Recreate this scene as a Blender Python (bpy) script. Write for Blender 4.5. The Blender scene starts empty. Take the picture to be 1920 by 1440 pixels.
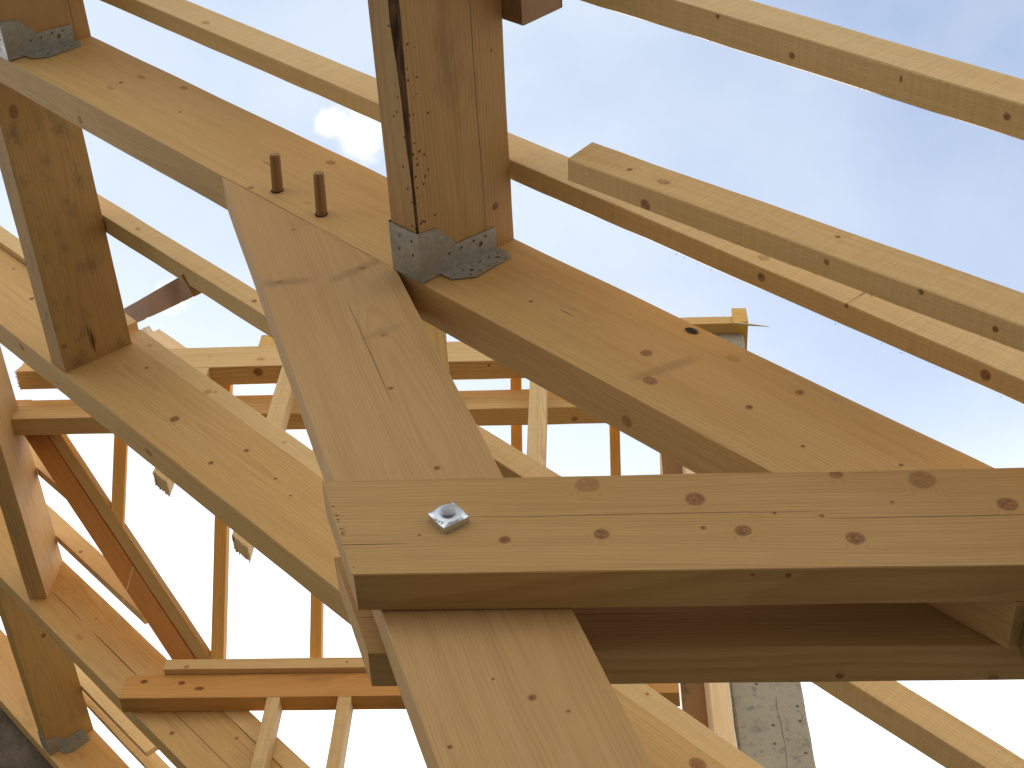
import bpy, bmesh, math, random
from mathutils import Vector, Matrix
from mathutils import noise as mnoise

S = 1.15                      # model units -> metres
CAMH = 1.6                    # eye height above the floor slab
A = math.radians(45.5)        # pitch of the main roof
U = Vector((math.cos(A), 0, -math.sin(A)))   # down the slope
V = Vector((math.sin(A), 0, math.cos(A)))    # square to the slope
Yv = Vector((0, 1, 0))
sc = bpy.context.scene
col = sc.collection
rnd = random.Random(7)

def W(p):
    p = Vector(p) * S
    p.z += CAMH
    return p
def R(u, y, v):               # roof coordinates -> model coordinates
    return U * u + V * v + Vector((0, y, 0))

# ------------------------------------------------------------------ node helpers
class NT:
    def __init__(s, tree): s.t = tree; s.n = tree.nodes; s.l = tree.links
    def new(s, typ, **kw):
        n = s.n.new(typ)
        for k, v in kw.items(): setattr(n, k, v)
        return n
    def set(s, sock, v):
        if hasattr(v, 'is_output') or isinstance(v, bpy.types.NodeSocket): s.l.new(v, sock)
        elif v is not None: sock.default_value = v
    def m(s, op, a, b=None, c=None, clamp=False):
        n = s.new('ShaderNodeMath', operation=op); n.use_clamp = clamp
        s.set(n.inputs[0], a)
        if b is not None: s.set(n.inputs[1], b)
        if c is not None: s.set(n.inputs[2], c)
        return n.outputs[0]
    def vm(s, op, a, b=None):
        n = s.new('ShaderNodeVectorMath', operation=op)
        s.set(n.inputs[0], a)
        if b is not None: s.set(n.inputs[1], b)
        return n.outputs['Value'] if op in ('LENGTH', 'DOT_PRODUCT', 'DISTANCE') else n.outputs[0]
    def noise(s, vec, scale, detail=2, rough=.5, dist=0, out=0):
        n = s.new('ShaderNodeTexNoise'); s.set(n.inputs['Vector'], vec)
        n.inputs['Scale'].default_value = scale; n.inputs['Detail'].default_value = detail
        n.inputs['Roughness'].default_value = rough; n.inputs['Distortion'].default_value = dist
        return n.outputs[out]
    def sm(s, x, a, b, lo=0., hi=1.):
        n = s.new('ShaderNodeMapRange', interpolation_type='SMOOTHSTEP')
        s.set(n.inputs[0], x)
        for i, v in zip((1, 2, 3, 4), (a, b, lo, hi)): s.set(n.inputs[i], v)
        return n.outputs[0]
    def mix(s, f, a, b, mode='MIX'):
        n = s.new('ShaderNodeMix', data_type='RGBA', blend_type=mode)
        s.set(n.inputs[0], f); s.set(n.inputs[6], a); s.set(n.inputs[7], b)
        return n.outputs[2]
    def xyz(s, v):
        n = s.new('ShaderNodeSeparateXYZ'); s.set(n.inputs[0], v); return n.outputs
    def comb(s, x, y, z):
        n = s.new('ShaderNodeCombineXYZ')
        for i, v in enumerate((x, y, z)): s.set(n.inputs[i], v)
        return n.outputs[0]

def rgb(r, g, b): return (r, g, b, 1)

# knot: an elliptical column through the timber. outputs core, ring, halo
def make_knot_group():
    g = bpy.data.node_groups.new('knot_shape', 'ShaderNodeTree')
    for nm, t in (('Vector', 'NodeSocketVector'), ('Centre', 'NodeSocketVector'), ('InvRadius', 'NodeSocketVector'), ('Wobble', 'NodeSocketFloat')):
        g.interface.new_socket(nm, in_out='INPUT', socket_type=t)
    for nm in ('Core', 'Ring', 'Halo', 'Dist'):
        g.interface.new_socket(nm, in_out='OUTPUT', socket_type='NodeSocketFloat')
    N = NT(g); i = N.new('NodeGroupInput'); o = N.new('NodeGroupOutput')
    d = N.vm('LENGTH', N.vm('MULTIPLY', N.vm('SUBTRACT', i.outputs[0], i.outputs[1]), i.outputs[2]))
    d = N.m('ADD', d, N.m('MULTIPLY', i.outputs[3], .35))
    N.l.new(N.sm(d, 1.05, .7), o.inputs[0])
    N.l.new(N.m('MULTIPLY', N.sm(d, .72, .95), N.sm(d, 1.35, 1.0)), o.inputs[1])
    N.l.new(N.sm(d, 3.2, .8), o.inputs[2])
    N.l.new(d, o.inputs[3])
    return g
KG = make_knot_group()

def pine(name, seed, knots=(), cracks=(), base=(.555, .35, .135), dark=(.37, .185, .055), tone=1., mould=0., stain=0.,
         spacing=.0052, pith=None, gen_knots=.5, sawn=0., red=0., contrast=1., worm=None, smudge=()):
    """softwood: year rings round a pith outside the timber, fibres, knots, checks. Object space, x along the grain, metres."""
    m = bpy.data.materials.new(name); m.use_nodes = True
    N = NT(m.node_tree); N.n.clear()
    r = random.Random(seed)
    tc = N.new('ShaderNodeTexCoord').outputs['Object']
    off = Vector((r.uniform(-20, 20), r.uniform(-20, 20), r.uniform(-20, 20)))
    P = tc
    Q = N.vm('ADD', P, tuple(off))
    if pith is None: pith = (r.choice((-1, 1)) * r.uniform(.03, .11), r.choice((-1, 1)) * r.uniform(.0, .10))
    # wobble used by knots
    wob = N.m('SUBTRACT', N.noise(Q, 45, 2), .5)
    cores, rings, halos, kd = [], [], [], []
    for k in knots:
        c, rad = k[0], k[1]
        strength = k[2] if len(k) > 2 else 1.
        n = N.new('ShaderNodeGroup'); n.node_tree = KG
        N.l.new(P, n.inputs[0]); n.inputs[1].default_value = c
        n.inputs[2].default_value = tuple(1. / x for x in rad); N.l.new(wob, n.inputs[3])
        cores.append(N.m('MULTIPLY', n.outputs[0], strength)); rings.append(N.m('MULTIPLY', n.outputs[1], strength)); halos.append((n.outputs[2], max(min(rad[0], rad[1]), min(rad[0], rad[2]), min(rad[1], rad[2])) if False else sorted(rad)[1]))
        kd.append(n.outputs[3])
    # generic small knots
    if gen_knots > 0:
        vo = N.new('ShaderNodeTexVoronoi', voronoi_dimensions='3D', feature='F1'); N.l.new(Q, vo.inputs['Vector'])
        vo.inputs['Scale'].default_value = 7.5
        gate = N.sm(N.xyz(vo.outputs['Color'])[0], 1 - gen_knots * .6 - .02, 1 - gen_knots * .6 + .02)
        rad_ = N.m('ADD', .035, N.m('MULTIPLY', N.xyz(vo.outputs['Color'])[1], .06))
        dd = N.m('ADD', N.m('DIVIDE', vo.outputs['Distance'], rad_), N.m('MULTIPLY', wob, .5))
        cores.append(N.m('MULTIPLY', N.sm(dd, 1.05, .6), gate)); rings.append(N.m('MULTIPLY', N.m('MULTIPLY', N.sm(dd, .7, .95), N.sm(dd, 1.4, 1.)), gate))
        halos.append((N.m('MULTIPLY', N.sm(dd, 3., .8), gate), .009))
    def acc(lst, op='MAXIMUM'):
        if not lst: return 0.
        a = lst[0]
        for b in lst[1:]: a = N.m(op, a, b)
        return a
    core, ring = acc(cores), acc(rings)
    disp = 0.
    for h, rr in halos: disp = N.m('ADD', disp, N.m('MULTIPLY', N.m('MULTIPLY', h, h), rr * 1.6))
    # rings
    warp = N.noise(N.vm('MULTIPLY', Q, (.9, 2.2, 2.2)), 1, 2, .5, out=1)
    warp = N.vm('MULTIPLY', N.vm('SUBTRACT', warp, (.5, .5, .5)), (0, .07, .07))
    X = N.xyz(N.vm('ADD', P, warp))
    yy = N.m('SUBTRACT', X[1], pith[0]); zz = N.m('SUBTRACT', X[2], pith[1])
    rr = N.m('SQRT', N.m('ADD', N.m('MULTIPLY', yy, yy), N.m('MULTIPLY', zz, zz)))
    rr = N.m('ADD', rr, disp)
    wv = N.m('SUBTRACT', N.noise(N.vm('MULTIPLY', Q, (3, 30, 30)), 1, 3, .6), .5)
    ph = N.m('ADD', N.m('DIVIDE', rr, spacing), N.m('MULTIPLY', wv, .9))
    fr = N.m('FRACT', ph)
    late = N.m('MULTIPLY', N.sm(fr, .35, .88), N.sm(fr, 1.0, .92))
    amp = N.noise(N.comb(0, 0, N.m('MULTIPLY', ph, .37)), 1, 1)         # some years darker than others
    late = N.m('MULTIPLY', late, N.sm(amp, .3, .75, .35, 1.))
    fib = N.noise(N.vm('MULTIPLY', Q, (9, 420, 420)), 1, 3, .65)
    fib2 = N.noise(N.vm('MULTIPLY', Q, (2.2, 60, 60)), 1, 3, .6)
    big = N.noise(N.vm('MULTIPLY', Q, (1.3, 6, 6)), 1, 4, .55)
    lc = tuple(x * tone for x in base) + (1,); dc = tuple(x * tone for x in dark) + (1,)
    c = N.mix(N.m('MULTIPLY', late, .50 * contrast), lc, dc)
    c = N.mix(N.sm(big, .35, .75, 0, .38), c, tuple(x * tone * y for x, y in zip(base, (.86, .74, .58))) + (1,))
    c = N.mix(N.sm(fib2, .4, .8, 0, .30), c, dc)
    c = N.mix(1., c, N.comb(*[N.sm(fib, .2, .8, .90, 1.07)] * 3), 'MULTIPLY')
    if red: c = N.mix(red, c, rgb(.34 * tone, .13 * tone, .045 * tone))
    if mould:
        mn = N.noise(N.vm('MULTIPLY', Q, (9, 13, 13)), 1, 5, .72)
        c = N.mix(N.sm(mn, .50, .70, 0, mould), c, rgb(.10 * tone, .085 * tone, .055 * tone))
        mf = N.noise(Q, 150, 4, .7)
        c = N.mix(N.m('MULTIPLY', N.sm(mf, .60, .72, 0, mould), N.sm(mn, .42, .6)), c, rgb(.05, .042, .03))
    if stain:
        sn = N.noise(N.vm('MULTIPLY', Q, (4, 10, 10)), 1, 5, .65)
        c = N.mix(N.sm(sn, .52, .72, 0, stain), c, rgb(.25 * tone, .125 * tone, .05 * tone))
    halo = acc([h for h, _ in halos])
    c = N.mix(N.m('MULTIPLY', halo, .28), c, tuple(x * tone * y for x, y in zip(base, (.93, .80, .62))) + (1,))
    kin = N.noise(Q, 260, 3, .6)
    kc = N.mix(N.sm(kin, .3, .7), rgb(.27 * tone, .105 * tone, .035 * tone), rgb(.12 * tone, .038 * tone, .014 * tone))
    c = N.mix(N.m('MULTIPLY', core, N.sm(kin, .25, .6, .62, .9)), c, kc)
    c = N.mix(N.m('MULTIPLY', ring, .62), c, rgb(.11 * tone, .055 * tone, .025 * tone))
    hgt = N.m('SUBTRACT', N.m('MULTIPLY', fib, .35), N.m('MULTIPLY', late, .25))
    hgt = N.m('ADD', hgt, N.m('MULTIPLY', core, .5))
    for (p, q, wd, st) in smudge:      # grey-brown streaks rubbed across the grain
        XO = N.xyz(P); dx, dz = q.x - p.x, q.z - p.z; ll = math.hypot(dx, dz)
        al = N.m('ADD', N.m('MULTIPLY', N.m('SUBTRACT', XO[0], p.x), dx / ll), N.m('MULTIPLY', N.m('SUBTRACT', XO[2], p.z), dz / ll))
        ac = N.m('ABSOLUTE', N.m('ADD', N.m('ADD', N.m('MULTIPLY', N.m('SUBTRACT', XO[0], p.x), -dz / ll), N.m('MULTIPLY', N.m('SUBTRACT', XO[2], p.z), dx / ll)), N.m('MULTIPLY', wob, wd)))
        ms = N.m('MULTIPLY', N.sm(ac, wd * 1.5, wd * .2), N.m('MULTIPLY', N.sm(al, -.01, .02), N.sm(al, ll + .01, ll - .03)))
        c = N.mix(N.m('MULTIPLY', ms, st), c, rgb(.15 * tone, .085 * tone, .045 * tone))
    # drying checks: (axis, c0, x0, x1, width, wander, seedoffset)
    for (ax, c0, x0, x1, wd, wan) in cracks:
        XO = N.xyz(P)
        wn = N.noise(N.comb(N.m('ADD', XO[0], c0 * 37), 0, 0), 4, 4, .6)
        t = N.m('ABSOLUTE', N.m('SUBTRACT', N.m('SUBTRACT', XO[ax], c0), N.m('MULTIPLY', N.m('SUBTRACT', wn, .5), wan)))
        mid = (x0 + x1) / 2; half = abs(x1 - x0) / 2
        tap = N.m('SUBTRACT', 1., N.m('POWER', N.m('DIVIDE', N.m('ABSOLUTE', N.m('SUBTRACT', XO[0], mid)), half), 4), clamp=True)
        ww = N.m('MULTIPLY', tap, wd)
        msk = N.m('MULTIPLY', N.m('LESS_THAN', t, ww), N.m('GREATER_THAN', tap, 0.))
        c = N.mix(N.m('MULTIPLY', msk, .88), c, rgb(.05, .025, .012))
        hgt = N.m('SUBTRACT', hgt, N.m('MULTIPLY', msk, 2.))
    if worm is not None:     # beetle holes crowding along the waney edge
        vw = N.new('ShaderNodeTexVoronoi'); N.l.new(Q, vw.inputs['Vector']); vw.inputs['Scale'].default_value = 95
        XO = N.xyz(P)
        near = N.m('MULTIPLY', N.m('MULTIPLY', N.sm(N.m('ABSOLUTE', N.m('SUBTRACT', XO[1], worm.y)), .045, .005), N.sm(N.m('ABSOLUTE', N.m('SUBTRACT', XO[2], worm.z)), .055, .0)), N.sm(XO[0], worm.x - .55, worm.x - .05))
        wm = N.m('MULTIPLY', N.m('LESS_THAN', vw.outputs['Distance'], .27), N.m('LESS_THAN', N.xyz(vw.outputs['Color'])[0], N.m('MULTIPLY', near, .6)))
        c = N.mix(N.m('MULTIPLY', wm, .85), c, rgb(.045, .02, .01))
    if sawn:
        XO = N.xyz(Q)
        sw = N.noise(N.vm('MULTIPLY', Q, (170, 9, 9)), 1, 2, .5)
        fz = N.noise(Q, 420, 3, .7)
        hgt = N.m('ADD', hgt, N.m('ADD', N.m('MULTIPLY', sw, sawn), N.m('MULTIPLY', fz, sawn)))
        c = N.mix(1., c, N.comb(*[N.sm(N.m('ADD', N.m('MULTIPLY', sw, .5), N.m('MULTIPLY', fz, .5)), .3, .7, 1 - .13 * sawn, 1.06)] * 3), 'MULTIPLY')
    b = N.new('ShaderNodeBsdfPrincipled'); N.set(b.inputs['Base Color'], c)
    b.inputs['Roughness'].default_value = .62
    b.inputs['Specular IOR Level'].default_value = .16
    bp = N.new('ShaderNodeBump'); bp.inputs['Strength'].default_value = .45; bp.inputs['Distance'].default_value = .0011
    N.set(bp.inputs['Height'], hgt); N.l.new(bp.outputs[0], b.inputs['Normal'])
    o = N.new('ShaderNodeOutputMaterial'); N.l.new(b.outputs[0], o.inputs[0])
    return m

def simple(name, fn):
    m = bpy.data.materials.new(name); m.use_nodes = True
    N = NT(m.node_tree); N.n.clear()
    b = N.new('ShaderNodeBsdfPrincipled'); o = N.new('ShaderNodeOutputMaterial'); N.l.new(b.outputs[0], o.inputs[0])
    tc = N.new('ShaderNodeTexCoord').outputs['Object']
    fn(N, b, tc); return m

def f_zinc(N, b, tc):
    n1 = N.noise(tc, 60, 4, .6); n2 = N.noise(tc, 14, 3, .6)
    v = N.new('ShaderNodeTexVoronoi'); N.l.new(tc, v.inputs['Vector']); v.inputs['Scale'].default_value = 170
    c = N.mix(N.xyz(v.outputs['Color'])[0], rgb(.30, .295, .262), rgb(.40, .392, .352))
    c = N.mix(N.sm(n2, .45, .7, 0, .55), c, rgb(.27, .24, .185))
    N.set(b.inputs['Base Color'], c); b.inputs['Metallic'].default_value = .55
    N.set(b.inputs['Roughness'], N.sm(n1, .3, .7, .38, .6))
def f_nut(N, b, tc):
    N.set(b.inputs['Base Color'], N.mix(N.noise(tc, 90, 3), rgb(.52, .56, .62), rgb(.74, .77, .80)))
    b.inputs['Metallic'].default_value = .9; b.inputs['Roughness'].default_value = .33
def f_steel(N, b, tc):
    b.inputs['Base Color'].default_value = rgb(.3, .3, .3); b.inputs['Metallic'].default_value = .8; b.inputs['Roughness'].default_value = .45
def f_hole(N, b, tc):
    b.inputs['Base Color'].default_value = rgb(.012, .010, .008); b.inputs['Roughness'].default_value = .9
def f_conc(N, b, tc):
    n1 = N.noise(tc, 3.5, 6, .65); n2 = N.noise(tc, 45, 5, .7); n3 = N.noise(tc, 13, 4, .6)
    c = N.mix(n1, rgb(.24, .198, .138), rgb(.38, .33, .24))
    c = N.mix(N.sm(n2, .36, .48, .55, 0), c, rgb(.11, .10, .085))
    c = N.mix(N.sm(N.noise(N.vm('MULTIPLY', tc, (24, 24, 3)), 1, 4, .6), .45, .75, 0, .4), c, rgb(.30, .26, .19))
    v = N.new('ShaderNodeTexVoronoi'); N.l.new(tc, v.inputs['Vector']); v.inputs['Scale'].default_value = 38
    pit = N.m('MULTIPLY', N.sm(v.outputs['Distance'], .22, .12), N.sm(N.xyz(v.outputs['Color'])[0], .80, .84))
    c = N.mix(N.m('MULTIPLY', pit, .8), c, rgb(.05, .045, .04))
    # shutter board seam
    X = N.xyz(tc); sx = N.m('ABSOLUTE', N.m('ADD', N.m('SUBTRACT', X[0], .4935), N.m('MULTIPLY', N.m('SUBTRACT', N.noise(tc, 9, 4), .5), .022)))
    seam = N.m('MULTIPLY', N.sm(sx, .0022, .0008), N.sm(n3, .40, .5))
    c = N.mix(N.m('MULTIPLY', seam, .75), c, rgb(.11, .065, .035))
    c = N.mix(N.sm(n3, .6, .75, 0, .35), c, rgb(.13, .12, .10))
    N.set(b.inputs['Base Color'], c); b.inputs['Roughness'].default_value = .9
    bp = N.new('ShaderNodeBump'); bp.inputs['Strength'].default_value = .8; bp.inputs['Distance'].default_value = .004
    N.set(bp.inputs['Height'], N.m('SUBTRACT', n2, N.m('MULTIPLY', pit, 1.2))); N.l.new(bp.outputs[0], b.inputs['Normal'])
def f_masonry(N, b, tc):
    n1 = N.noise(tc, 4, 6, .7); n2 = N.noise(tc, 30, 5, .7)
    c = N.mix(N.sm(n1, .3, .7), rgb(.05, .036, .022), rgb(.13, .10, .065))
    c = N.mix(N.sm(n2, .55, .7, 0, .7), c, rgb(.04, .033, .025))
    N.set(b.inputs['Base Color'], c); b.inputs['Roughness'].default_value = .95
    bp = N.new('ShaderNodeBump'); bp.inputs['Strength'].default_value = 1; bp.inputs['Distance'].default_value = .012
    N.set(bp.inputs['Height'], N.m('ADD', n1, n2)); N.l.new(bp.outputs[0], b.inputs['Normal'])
def f_floor(N, b, tc):
    c = N.mix(N.noise(tc, 2.5, 7, .7), rgb(.12, .115, .105), rgb(.20, .19, .172))
    N.set(b.inputs['Base Color'], c); b.inputs['Roughness'].default_value = .9
def f_ground(N, b, tc):
    c = N.mix(N.noise(tc, .8, 8, .7), rgb(.10, .08, .055), rgb(.19, .155, .11))
    c = N.mix(N.sm(N.noise(tc, .15, 4), .5, .6), c, rgb(.05, .075, .025))
    N.set(b.inputs['Base Color'], c); b.inputs['Roughness'].default_value = 1
MZ = simple('zinc_sheet', f_zinc); MNUT = simple('bright_nut', f_nut); MST = simple('nail_steel', f_steel); MH = simple('hole_dark', f_hole)
MCON = simple('shuttered_concrete', f_conc); MMAS = simple('dark_masonry', f_masonry); MFL = simple('slab', f_floor); MGR = simple('soil', f_ground)

# ------------------------------------------------------------------ objects
def tag(o, label=None, cat=None, group=None, kind=None):
    if label: o['label'] = label
    if cat: o['category'] = cat
    if group: o['group'] = group
    if kind or o.name.split('.')[0] in ('header_beam', 'trimmer_beam', 'post', 'concrete_pillar', 'gable_wall'): o['kind'] = kind or 'thing'
    return o

def splinters(bm, p0, p1, out, n, ln, wd, rs, mat=0):
    """small torn fibres along an edge p0-p1, pointing out (local coordinates)"""
    p0, p1, out = Vector(p0), Vector(p1), Vector(out).normalized()
    e = (p1 - p0); el = e.length; e.normalize(); sd = e.cross(out).normalized()
    for i in range(n):
        t = rs.random(); l = ln * rs.uniform(.25, 1.) ** 1.6 + ln * .1; w = wd * rs.uniform(.4, 1.3)
        c = p0 + e * el * t + sd * rs.uniform(-1, 1) * wd * .6 - out * w * .5
        d = (out + e * rs.uniform(-.35, .35) + sd * rs.uniform(-.35, .35)).normalized()
        a, b, cc = c - e * w, c + e * w, c + sd * w * 1.2
        tip = c + d * l
        vs = [bm.verts.new(x) for x in (a, b, cc, tip)]
        for f in ((0, 1, 2), (0, 3, 1), (1, 3, 2), (2, 3, 0)):
            bm.faces.new([vs[k] for k in f]).material_index = mat

def loft(name, C0, C1, mat, label=None, cat='timber', group=None, chamfer=.0016, jit=.0011, wane=None, ragged=None, fuzz=None,
         wmat=None, bow=None, seed=None, extra=None):
    """a sawn timber between two four-cornered end sections (model units)"""
    rs = random.Random(seed if seed is not None else hash(label or name) & 0xffff if False else sum(map(ord, (label or name))))
    C0 = [W(p) for p in C0]; C1 = [W(p) for p in C1]
    o0 = sum(C0, Vector()) / 4; o1 = sum(C1, Vector()) / 4
    ax = (o1 - o0).normalized(); ay = (C0[1] - C0[0]); ay = (ay - ax * ay.dot(ax)).normalized(); az = ax.cross(ay)
    M = Matrix((ax, ay, az)).transposed().to_4x4(); M.translation = o0
    Mi = M.inverted()
    C0 = [Mi @ p for p in C0]; C1 = [Mi @ p for p in C1]
    L = (o1 - o0).length
    bw = bow if bow is not None else (rs.uniform(-1, 1) * .0035 * min(1.5, L) if name == 'common_rafter' else 0.)
    bow = bw
    n = max(2, int(L / .07))
    bm = bmesh.new(); rings = []
    so = Vector((rs.uniform(0, 50), rs.uniform(0, 50), rs.uniform(0, 50)))
    for i in range(n + 1):
        t = i / n
        c = [a.lerp(b, t) for a, b in zip(C0, C1)]
        b_ = bow * 4 * t * (1 - t)
        ring = []
        for k in range(4):
            p = c[k]; q0 = c[k - 1]; q1 = c[(k + 1) % 4]
            ch = chamfer * (1 + .8 * mnoise.noise(so + Vector((t * L * 9, k * 7, 0))))
            ca = cb = max(.0006, ch)
            if wane and k == wane[0]:
                w = wane[1](t, mnoise.noise(so + Vector((t * L * 6, 3, 9))))
                ca, cb = ca + w[0], cb + w[1]
            for q, cc in ((q0, ca), (q1, cb)):
                v = p + (q - p).normalized() * cc
                v += Vector((0, mnoise.noise(so + Vector((t * L * 5, k * 5, 1))), mnoise.noise(so + Vector((t * L * 5, k * 5, 8))))) * jit
                if i in (0, n): v.x += rs.uniform(-1, 1) * jit * 1.2
                v.z += b_
                ring.append(bm.verts.new(v))
        rings.append(ring)
    for i in range(n):
        a, b = rings[i], rings[i + 1]
        for k in range(8):
            f = bm.faces.new((a[k], a[(k + 1) % 8], b[(k + 1) % 8], b[k]))
            if wane and k == wane[0] * 2 and wmat: f.material_index = 1
    bm.faces.new(rings[0]); bm.faces.new(list(reversed(rings[-1])))
    if ragged:                                                      # torn saw-cut ends: 0 start, 1 end
        for e, ln in ragged:
            Cx = C0 if e == 0 else C1; out = Vector((-1 if e == 0 else 1, 0, 0))
            for k in range(4):
                splinters(bm, Cx[k], Cx[(k + 1) % 4], out, 46, ln, .0022, rs)
    if fuzz:                                                        # hairy sawn edges: (corner, count, length)
        for k, cnt, ln in fuzz:
            pc = sum(C0, Vector()) / 4
            out = (C0[k] - pc); out.x = 0
            for s_ in range(3):
                splinters(bm, C0[k], C1[k], out, cnt // 3, ln, .0009, rs)
    if extra: extra(bm, Mi, rs)
    bmesh.ops.recalc_face_normals(bm, faces=bm.faces)
    me = bpy.data.meshes.new(name); bm.to_mesh(me); bm.free()
    o = bpy.data.objects.new(name, me); col.objects.link(o); o.matrix_world = M
    if callable(mat): mat = mat(lambda p: Mi @ W(p))
    me.materials.append(mat)
    if wmat: me.materials.append(wmat)
    if label: tag(o, label, cat, group)
    return o

def secR(u, y0, y1, v0, v1, du=0.):      # section across a rafter; du leans the cut
    return [R(u, y0, v0), R(u, y1, v0), R(u + du, y1, v1), R(u + du, y0, v1)]
def raf(name, u0, u1, ya, yb, v0, v1, mat, label, cat='timber', group=None, yc=None, yd=None, cut0=0., cut1=0., **k):
    yc = ya if yc is None else yc; yd = yb if yd is None else yd
    return loft(name, secR(u0, ya, yb, v0, v1, cut0), secR(u1, yc, yd, v0, v1, cut1), mat, label, cat, group, **k)
def ybeam(name, y0, y1, u0, u1, v0, v1, mat, label, cat='timber', group=None, u0b=None, u1b=None, **k):
    s = lambda y, a, b: [R(a, y, v0), R(b, y, v0), R(b, y, v1), R(a, y, v1)]
    return loft(name, s(y0, u0, u1), s(y1, u0 if u0b is None else u0b, u1 if u1b is None else u1b), mat, label, cat, group, **k)
def xbeam(name, x0, x1, y0, y1, z0, z1, mat, label, cat='timber', group=None, cut0=(0, 0, 0, 0), cut1=(0, 0, 0, 0), **k):
    s = lambda x, c: [Vector((x + c[0], y0, z0)), Vector((x + c[1], y1, z0)), Vector((x + c[2], y1, z1)), Vector((x + c[3], y0, z1))]
    return loft(name, s(x0, cut0), s(x1, cut1), mat, label, cat, group, **k)
def post(name, x0, x1, y0, y1, za, zb, mat, label, cat='post', group=None, cut=0., **k):
    # za bottom, zb top; cut: extra height at the x0 side of the foot
    return loft(name, [Vector((x0, y0, zb)), Vector((x1, y0, zb)), Vector((x1, y1, zb)), Vector((x0, y1, zb))],
                [Vector((x0, y0, za + cut)), Vector((x1, y0, za)), Vector((x1, y1, za)), Vector((x0, y1, za + cut))], mat, label, cat, group, **k)

BIG = 9.
def face_knots(loc, lst, fn, depth_axis, el=1.):
    """lst of (a, b, radius[, strength]) on a face; fn maps a,b to a model point"""
    out = []
    for k in lst:
        p = loc(fn(k[0], k[1])); r = k[2] * S
        e = k[4] if len(k) > 4 else el
        rad = [r * e, r, r]; rad[depth_axis] = BIG
        out.append((tuple(p), tuple(rad), k[3] if len(k) > 3 else 1.))
    return out

# ================================================================== the trusses
Y1, Y1b, VB, VT = 1.208, 1.283, 1.257, 1.463

def m_t1(loc):
    k = [(-2.81, 1.408, .006, .55, 2.2), (-2.818, 1.363, .0045), (-2.686, 1.439, .006, .7, 1.8), (-2.81, 1.332, .006, .4, 2), (-2.583, 1.364, .003),
         (-1.265, 1.354, .0078, .9), (-1.211, 1.304, .008, .8, 1.3), (-1.501, 1.339, .0032), (-1.161, 1.431, .008, .3, 1.3), (-1.037, 1.428, .0055),
         (-1.065, 1.351, .005), (-.954, 1.33, .0027), (-.835, 1.385, .0027), (-2.152, 1.429, .0065, .7, 1.5), (-2.179, 1.265, .006, .8), (-2.05, 1.30, .004, .3, 2),
         (-1.257, 1.446, .0075, 1., 1.5)]
    kk = face_knots(loc, k, lambda a, b: R(a, Y1, b), 1)
    u = face_knots(loc, [(-2.829, 1.262, .008, .8), (-1.213, 1.257, .0085, .7)], lambda a, b: R(a, b, VB), 2)
    c0 = loc(R(-2.26, Y1, 1.345)); c1 = loc(R(-2.22, Y1, 1.345)); c2 = loc(R(-1.45, Y1, 1.353)); c3 = loc(R(-1.418, Y1, 1.353))
    return pine('pine_near_rafter', 11, kk + u, [(2, c0.z, c0.x, c1.x, .0012, .001), (2, c2.z, c2.x, c3.x, .0009, .001)],
                gen_knots=0, pith=(.02, -.16), spacing=.0058, contrast=.8, tone=.98, stain=.18, smudge=[(loc(R(-1.235, Y1, 1.285)), loc(R(-1.20, Y1, 1.40)), .012, .30), (loc(R(-1.74, Y1, 1.262)), loc(R(-1.69, Y1, 1.275)), .012, .5)])
def hole_t1(bm, Mi, rs):
    # open knot hole at the top edge, dark recess
    c = Mi @ W(R(-1.257, Y1 - .0012, 1.446))
    ring = []
    for i in range(14):
        a = i / 14 * math.tau; r = .0085 * rs.uniform(.75, 1.15)
        ring.append(bm.verts.new(c + Vector((math.cos(a) * r * 1.6, 0, math.sin(a) * r * .8))))
    bm.faces.new(ring).material_index = 1
    for u, v in ((-2.131, 1.291), (-1.994, 1.290)):      # drilled peg holes, slightly larger than the pegs
        c = Mi @ W(R(u - .0004, Y1 - .0011, v + .0004)); rr = []
        for i in range(16):
            a = i / 16 * math.tau; r = .0118 * S * rs.uniform(.97, 1.12)
            rr.append(bm.verts.new(c + Vector((math.cos(a) * r, 0, math.sin(a) * r))))
        bm.faces.new(rr).material_index = 1
raf('rafter', -4.2, -.585, Y1, Y1b, VB, VT, m_t1, 'nearest truss rafter, pine, two round pegs standing out of it, black knot hole',
    'rafter', 'truss rafters', cut1=.12, wmat=MH, extra=hole_t1)

def m_t2(loc):
    k = [(-2.88, 1.346, .0105), (-3.14, 1.421, .0045), (-2.655, 1.309, .006), (-2.634, 1.398, .006), (-2.49, 1.383, .004), (-2.41, 1.37, .003),
         (-1.205, 1.43, .0125, .9, 1.25), (-3.71, 1.381, .007), (-3.916, 1.427, .004), (-3.345, 1.295, .006, .4, 2)]
    kk = face_knots(loc, k, lambda a, b: R(a, 2.122, b), 1)
    u = face_knots(loc, [(-3.531, 2.148, .008, .8, 1.8), (-2.861, 2.165, .008, .8, 1.8), (-3.338, 2.179, .004)], lambda a, b: R(a, b, 1.25), 2)
    return pine('pine_second_rafter', 12, kk + u, gen_knots=0, pith=(-.085, .03), spacing=.0075, tone=1.02, contrast=.85)
raf('rafter', -4.9, -.5, 2.122, 2.205, 1.25, 1.4618, m_t2, 'second truss rafter, pale with scattered round knots, the mouldy purlin butting its face', 'rafter', 'truss rafters')

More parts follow.
